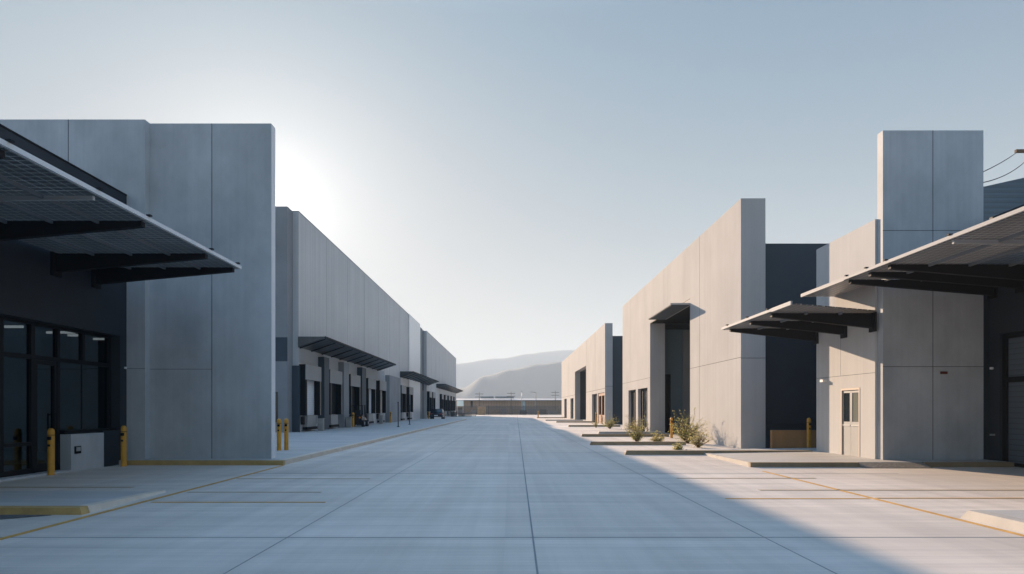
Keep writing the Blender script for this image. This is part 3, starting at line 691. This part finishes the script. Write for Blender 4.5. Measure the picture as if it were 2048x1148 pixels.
def car(x, yv, z, label):
    t = thing('parked_car', label, 'car', (x, yv, z))
    prof = [(-2.2, .35), (-2.25, .75), (-2.1, .95), (-1.9, 1.0), (-1.45, 1.5), (.2, 1.52), (.95, 1.02), (1.95, .88), (2.2, .65), (2.2, .32)]
    n = len(prof); w = .9
    def ring(s, k): return [(x+s*(w-(.16 if pz > 1.1 else 0)), yv+py, z+pz) for py, pz in prof]
    m = MB(); a, b = ring(-1, 0), ring(1, 0)
    m.solid(a+b, [tuple(range(n)), tuple(range(n, 2*n))[::-1]]+[(k, (k+1) % n, n+(k+1) % n, n+k) for k in range(n)])
    m.build('body', 'paint_black', t)
    MB().hexa([(x-.68, yv-2.0, z+1.03), (x+.68, yv-2.0, z+1.03), (x+.66, yv-1.87, z+1.03), (x-.66, yv-1.87, z+1.03)], [(x-.62, yv-1.52, z+1.45), (x+.62, yv-1.52, z+1.45), (x+.62, yv-1.4, z+1.45), (x-.62, yv-1.4, z+1.45)]).build('rear_window', 'glass_dark', t)
    for sx in (-1, 1):
        for py in (-1.35, 1.35):
            MB().tube((x+sx*.70, yv+py, z+.33), (x+sx*.93, yv+py, z+.33), .33, n=18).tube((x+sx*.90, yv+py, z+.33), (x+sx*.94, yv+py, z+.33), .19, n=12, mi=1).build('wheel', ['rubber', 'galv'], t)
        MB().box(x+sx*.72-.14, x+sx*.72+.14, yv-2.28, yv-2.15, z+.72, z+.86).build('tail_light', 'lamp_red', t)
        MB().box(x+sx*.78-.02, x+sx*.78+.02, yv-1.2, yv+.2, z+1.08, z+1.42).build('side_window', 'glass_dark', t)
    MB().box(x-.26, x+.26, yv-2.27, yv-2.2, z+.5, z+.62).build('number_plate', 'white', t)
    return t
car(-10.7, 101, 0, 'dark car parked by the far loading docks')

def sign_post(x, yv, z, h, label, m='steel_dark'):
    o = MB().tube((x, yv, z), (x, yv, z+h), .035, n=8).tube((x, yv, z), (x, yv, z+.04), .11, n=12).tube((x, yv, z+h-.03), (x, yv, z+h+.02), .05, n=8).build('thin_post', m, loc=(x, yv, z))
    tag(o, label, 'post', 'thin posts along the dock apron')
sign_post(-8.6, 52.5, .12, 1.9, 'thin dark post on the dock apron, the nearer one')
sign_post(-8.9, 60.5, .12, 1.7, 'thin dark post on the dock apron, the farther one')
# pallet stacks, carts and crates at the far end of the docks
def pallet_stack(x, yv, n, label, m='crate_dark', load=None):
    t = thing('pallet_stack', label, 'pallets', (x, yv, 0), 'pallets and goods at the far end')
    for k in range(n):
        z = k*.16; p = MB()
        for j in range(6): p.box(x-.6+j*.21, x-.6+j*.21+.15, yv-.5, yv+.5, z+.115, z+.14)
        for yb in (-.45, 0, .40): p.box(x-.6, x+.6, yv+yb, yv+yb+.08, z+.02, z+.114)
        p.build('pallet', m, t)
    if load: MB().box(x-.55, x+.55, yv-.45, yv+.45, n*.16, n*.16+load).build('load', 'crate_tan', t)
pallet_stack(-10.9, 133, 6, 'stack of dark pallets nearest to the last docks')
pallet_stack(-9.6, 135, 4, 'lower stack of dark pallets beside the taller pallet stack', 'crate_dark')
pallet_stack(-8.5, 137, 5, 'stack of grey pallets at the right end of the pallets', 'crate_grey')
pallet_stack(-12.0, 138, 7, 'tallest pallet stack, close to the far warehouse wall', 'crate_grey')
def cart(x, yv, label):
    t = thing('cage_cart', label, 'cart', (x, yv, 0), 'pallets and goods at the far end')
    MB().box(x-.5, x+.5, yv-.4, yv+.4, .18, .24).build('deck', 'galv', t)
    c = MB()
    for a in range(6):
        for yb in (-.4, .4): c.tube((x-.5+a*.2, yv+yb, .24), (x-.5+a*.2, yv+yb, 1.3), .015, n=5)
    for z in (.6, .95, 1.3):
        for yb in (-.4, .4): c.tube((x-.5, yv+yb, z), (x+.5, yv+yb, z), .015, n=5)
    for z in (.6, 1.3):
        for xe in (-.5, .5): c.tube((x+xe, yv-.4, z), (x+xe, yv+.4, z), .015, n=5)
    c.build('cage', 'galv', t)
    for sx in (-.4, .4):
        for sy in (-.3, .3): MB().tube((x+sx-.03, yv+sy, .09), (x+sx+.03, yv+sy, .09), .09, n=10).build('wheel', 'rubber', t)
cart(-7.4, 138, 'wire cage cart standing in the light right of the pallets')
cart(-10.2, 141, 'wire cage cart behind the pallet stacks')
nb = thing('notice_board', 'pale board on two thin posts in front of the far brown building', 'sign', (-12.1, 166, 0))
for sx in (-.7, .7): MB().tube((-12.1+sx, 166, 0), (-12.1+sx, 166, 3.2), .05).build('post', 'galv', nb)
MB().box(-12.9, -11.3, 165.9, 165.98, 2.2, 3.6).box(-12.95, -11.25, 165.98, 166.03, 2.15, 3.65, 1).build('board', ['far_blue', 'galv'], nb)
# tan container box
cb = MB().box(-8.0, -6.1, 168, 170.5, .05, 2.1)
for k in range(9): cb.box(-8.0+.1+k*.2, -8.0+.16+k*.2, 167.96, 168, .1, 2.05)
cb.box(-8.05, -6.05, 167.95, 170.55, 2.1, 2.2, 1)
tag(cb.build('storage_box', ['crate_tan', 'crate_grey'], loc=(-7, 168, 0)), 'tan ribbed storage box standing before the wire fence', 'container')

# ---------------------------------------------------------------- far end: fence, low building, poles, stored goods
F = thing('wire_fence', 'long dark wire fence across the far end of the yard', 'fence', (0, 174, 0))
ps = MB()
for k in range(-10, 20):
    x = k*3.0+.5
    MB().tube((x, 174, -.05), (x, 174, 2.35), .05, n=8).tube((x, 174, 2.35), (x, 174, 2.40), .065, n=8).build('post', 'fence_metal', F)
wm = MB()
for k in range(0, 640): 
    x = -29.5+k*.14; wm.box(x-.04, x+.04, 173.99, 174.01, .05, 2.28)
for z in (.1, .55, 1.0, 1.45, 1.9, 2.28): wm.box(-29.5, 57.5, 173.98, 174.02, z-.02, z+.02)
wm.build('wire_mesh', 'fence_metal', F)
K = thing('low_warehouse', 'long low brown building with white roof behind the far fence', 'building', (0, 205, 0))
MB().box(-60, 70, 205, 230, -.1, 4.0).build('wall', 'far_wall', K)
MB().hexa([(-61, 204, 4.0), (71, 204, 4.0), (71, 231, 4.0), (-61, 231, 4.0)], [(-61, 204, 4.25), (71, 204, 4.25), (71, 218, 4.8), (-61, 218, 4.8)]).build('roof', 'far_roof', K)
for x, w_, m in ((4.1, .7, 'far_blue'), (7.7, .5, 'far_roof'), (-11.5, .6, 'dark_blue')):
    MB().box(x-w_/2, x+w_/2, 204.9, 204.99, .5, 3.9).build('downpipe', m, K)
for a, b in ((-9, -5), (-4.5, 1.2)):
    MB().box(a, b, 209, 210, 4.7, 5.35).build('roof_vent', 'crate_grey', K)
def goods(x, yv, wd, h, m, label, kind='crate', n=3):
    o = MB(); q = random.Random(int(x*10+yv))
    for k in range(n):
        z0 = h*k/n; s = q.uniform(-.12, .12)
        o.box(x-wd/2+s, x+wd/2+s, yv-.6, yv+.6, z0, z0+h/n-.06)
        o.box(x-wd/2+.1, x-wd/2+.25, yv-.5, yv+.5, z0+h/n-.06, z0+h/n); o.box(x+wd/2-.25, x+wd/2-.1, yv-.5, yv+.5, z0+h/n-.06, z0+h/n)
    tag(o.build('crate_stack', m, loc=(x, yv, 0)), label, kind, 'goods stored behind the far fence')
for x, yv, wd, h, m, lab in ((-13.3, 178, 1.8, 1.9, 'crate_dark', 'dark stack of goods behind the fence, left of the tan box'),
    (-10.6, 179, 1.6, 1.9, 'crate_tan', 'tan crate stack behind the fence, just left of the tan box'),
    (-4.2, 180, 2.4, 1.3, 'crate_tan', 'wide tan crate stack behind the fence, right of the tan box'),
    (-1.6, 178, 1.4, 1.7, 'crate_grey', 'grey crate stack behind the fence, near the middle of the yard end'),
    (.9, 181, 2.2, 1.5, 'crate_tan', 'tan crate stack behind the fence, straight down the middle joint'),
    (3.4, 178, 1.8, 1.2, 'crate_dark', 'dark crate stack behind the fence, below the pale blue downpipe'),
    (5.8, 180, 2.4, 1.6, 'crate_grey', 'wide grey crate stack behind the fence, between the two downpipes'),
    (8.6, 178, 1.6, 1.4, 'crate_dark', 'dark crate stack behind the fence, right of the white downpipe'),
    (11.2, 180, 2.4, 1.1, 'crate_grey', 'low grey crate stack behind the fence, beside the far right building')):
    goods(x, yv, wd, h, m, lab)
def pole(x, yv, h, label, kind):
    t = thing('utility_pole' if kind != 'lamp' else 'street_lamp', label, 'pole' if kind != 'lamp' else 'street lamp', (x, yv, 0), 'poles beyond the far fence')
    MB().tube((x, yv, -.05), (x, yv, h), .11, .07, 8).build('pole', 'fence_metal' if kind != 'pale' else 'galv', t)
    if kind == 'cross':
        for z in (h-.5, h-1.3): MB().box(x-1.1, x+1.1, yv-.06, yv+.06, z-.06, z+.06).build('crossarm', 'fence_metal', t)
    if kind == 'lamp':
        MB().tube((x, yv, h), (x-.9, yv, h+.15), .05, n=6).build('arm', 'fence_metal', t)
        MB().box(x-1.5, x-.85, yv-.15, yv+.15, h+.08, h+.22).build('lamp_head', 'galv', t)
    if kind == 'pale': MB().box(x-.12, x+.12, yv-.12, yv+.12, h, h+.2).build('cap', 'galv', t)
pole(-8.2, 182, 6.0, 'dark pole with two crossarms, leftmost beyond the fence', 'cross')
pole(.3, 184, 6.2, 'dark pole with crossarms beyond the fence near the yard middle', 'cross')
pole(3.2, 186, 6.1, 'slim pale pole beyond the fence', 'pale')
pole(7.0, 184, 5.9, 'street lamp beyond the far fence', 'lamp')
pole(12.6, 190, 6.6, 'dark pole with crossarms beside the far right building', 'cross')

# overhead wires at upper right
U = thing('utility_pole', 'tall pole carrying two wires at upper right, behind the tower', 'pole', (36.2, 47.4, 0))
MB().tube((36.2, 47.4, -.05), (36.2, 47.4, 20.6), .2, .13, 12).build('pole', 'bark', U)
MB().box(35.1, 37.3, 47.3, 47.5, 19.3, 19.5).build('crossarm', 'bark', U)
def wire(a, b, sag, label):
    a, b = Vector(a), Vector(b); m = MB(); P = []
    for k in range(25):
        s = k/24; v = a.lerp(b, s); v.z -= sag*4*s*(1-s); P.append(v)
    for p_, q_ in zip(P, P[1:]): m.tube(p_, q_, .022, n=5, caps=False)
    tag(m.build('overhead_wire', 'black', loc=tuple(a), recalc=False), label, 'wire', 'overhead wires at upper right')
wire((35.4, 47.3, 19.5), (18.1, 26.75, 10.6), .12, 'upper one of the two black wires right of the tower')
wire((36.4, 47.3, 19.4), (18.1, 26.75, 10.3), .45, 'lower one of the two black wires right of the tower')

# ---------------------------------------------------------------- hills
def hill(name, yc, depth, prof, m, seed):
    q = random.Random(seed)
    def ridge(x):
        for (x0, h0), (x1, h1) in zip(prof, prof[1:]):
            if x0 <= x <= x1:
                s = (x-x0)/(x1-x0); s = s*s*(3-2*s); return h0+(h1-h0)*s
        return 0
    nx, ny = 260, 24; xs = [prof[0][0]+(prof[-1][0]-prof[0][0])*i/nx for i in range(nx+1)]
    V, Fc = [], []
    ph = [q.uniform(0, 6.28) for _ in range(8)]
    for j in range(ny+1):
        v = j/ny*2-1; e = max(0, 1-abs(v)**1.35)
        for x in xs:
            rr = ridge(x)
            nz = sum(math.sin(x/((560 if depth > 400 else 330)/(k+1))*2+v*(3+k*1.3)+ph[k])*rr*.014/(k+1) for k in range(6))
            gully = abs(math.sin(x/(900 if depth > 400 else 600)*7+v*2+ph[7]))*rr*.03*(1-abs(v))*abs(v)*4
            V.append((x+v*rr*.2, yc+v*depth, -5+(rr+5)*e+nz*e*(1 if abs(v) > .05 else .5)-gully*e))
    for j in range(ny):
        for i in range(nx):
            a = j*(nx+1)+i; Fc.append((a, a+1, a+nx+2, a+nx+1))
    o = MB(); o.v, o.f, o.m, o.s = V, Fc, [0]*len(Fc), [True]*len(Fc)
    struct(o.build(name, m))
kf = 4000/1365.33
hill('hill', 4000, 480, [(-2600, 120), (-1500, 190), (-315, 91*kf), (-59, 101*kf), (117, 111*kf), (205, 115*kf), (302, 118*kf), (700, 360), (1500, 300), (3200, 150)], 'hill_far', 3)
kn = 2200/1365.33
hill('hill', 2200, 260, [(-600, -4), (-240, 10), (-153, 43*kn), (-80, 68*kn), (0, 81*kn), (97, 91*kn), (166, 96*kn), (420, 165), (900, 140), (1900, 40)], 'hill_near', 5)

# ---------------------------------------------------------------- haze
HAZE = 0.00030
if HAZE:
    hz = bpy.data.materials.new('haze'); hz.use_nodes = True
    N, L = hz.node_tree.nodes, hz.node_tree.links; N.remove(N['Principled BSDF'])
    pv = N.new('ShaderNodeVolumePrincipled'); pv.inputs['Density'].default_value = HAZE; pv.inputs['Color'].default_value = (.76, .88, .97, 1)
    pv.inputs['Anisotropy'].default_value = .0
    L.new(pv.outputs[0], N['Material Output'].inputs['Volume']); M['haze'] = hz
    struct(MB().box(-6600, 6600, -400, 9100, -7, 430).build('haze', 'haze'), 'stuff')
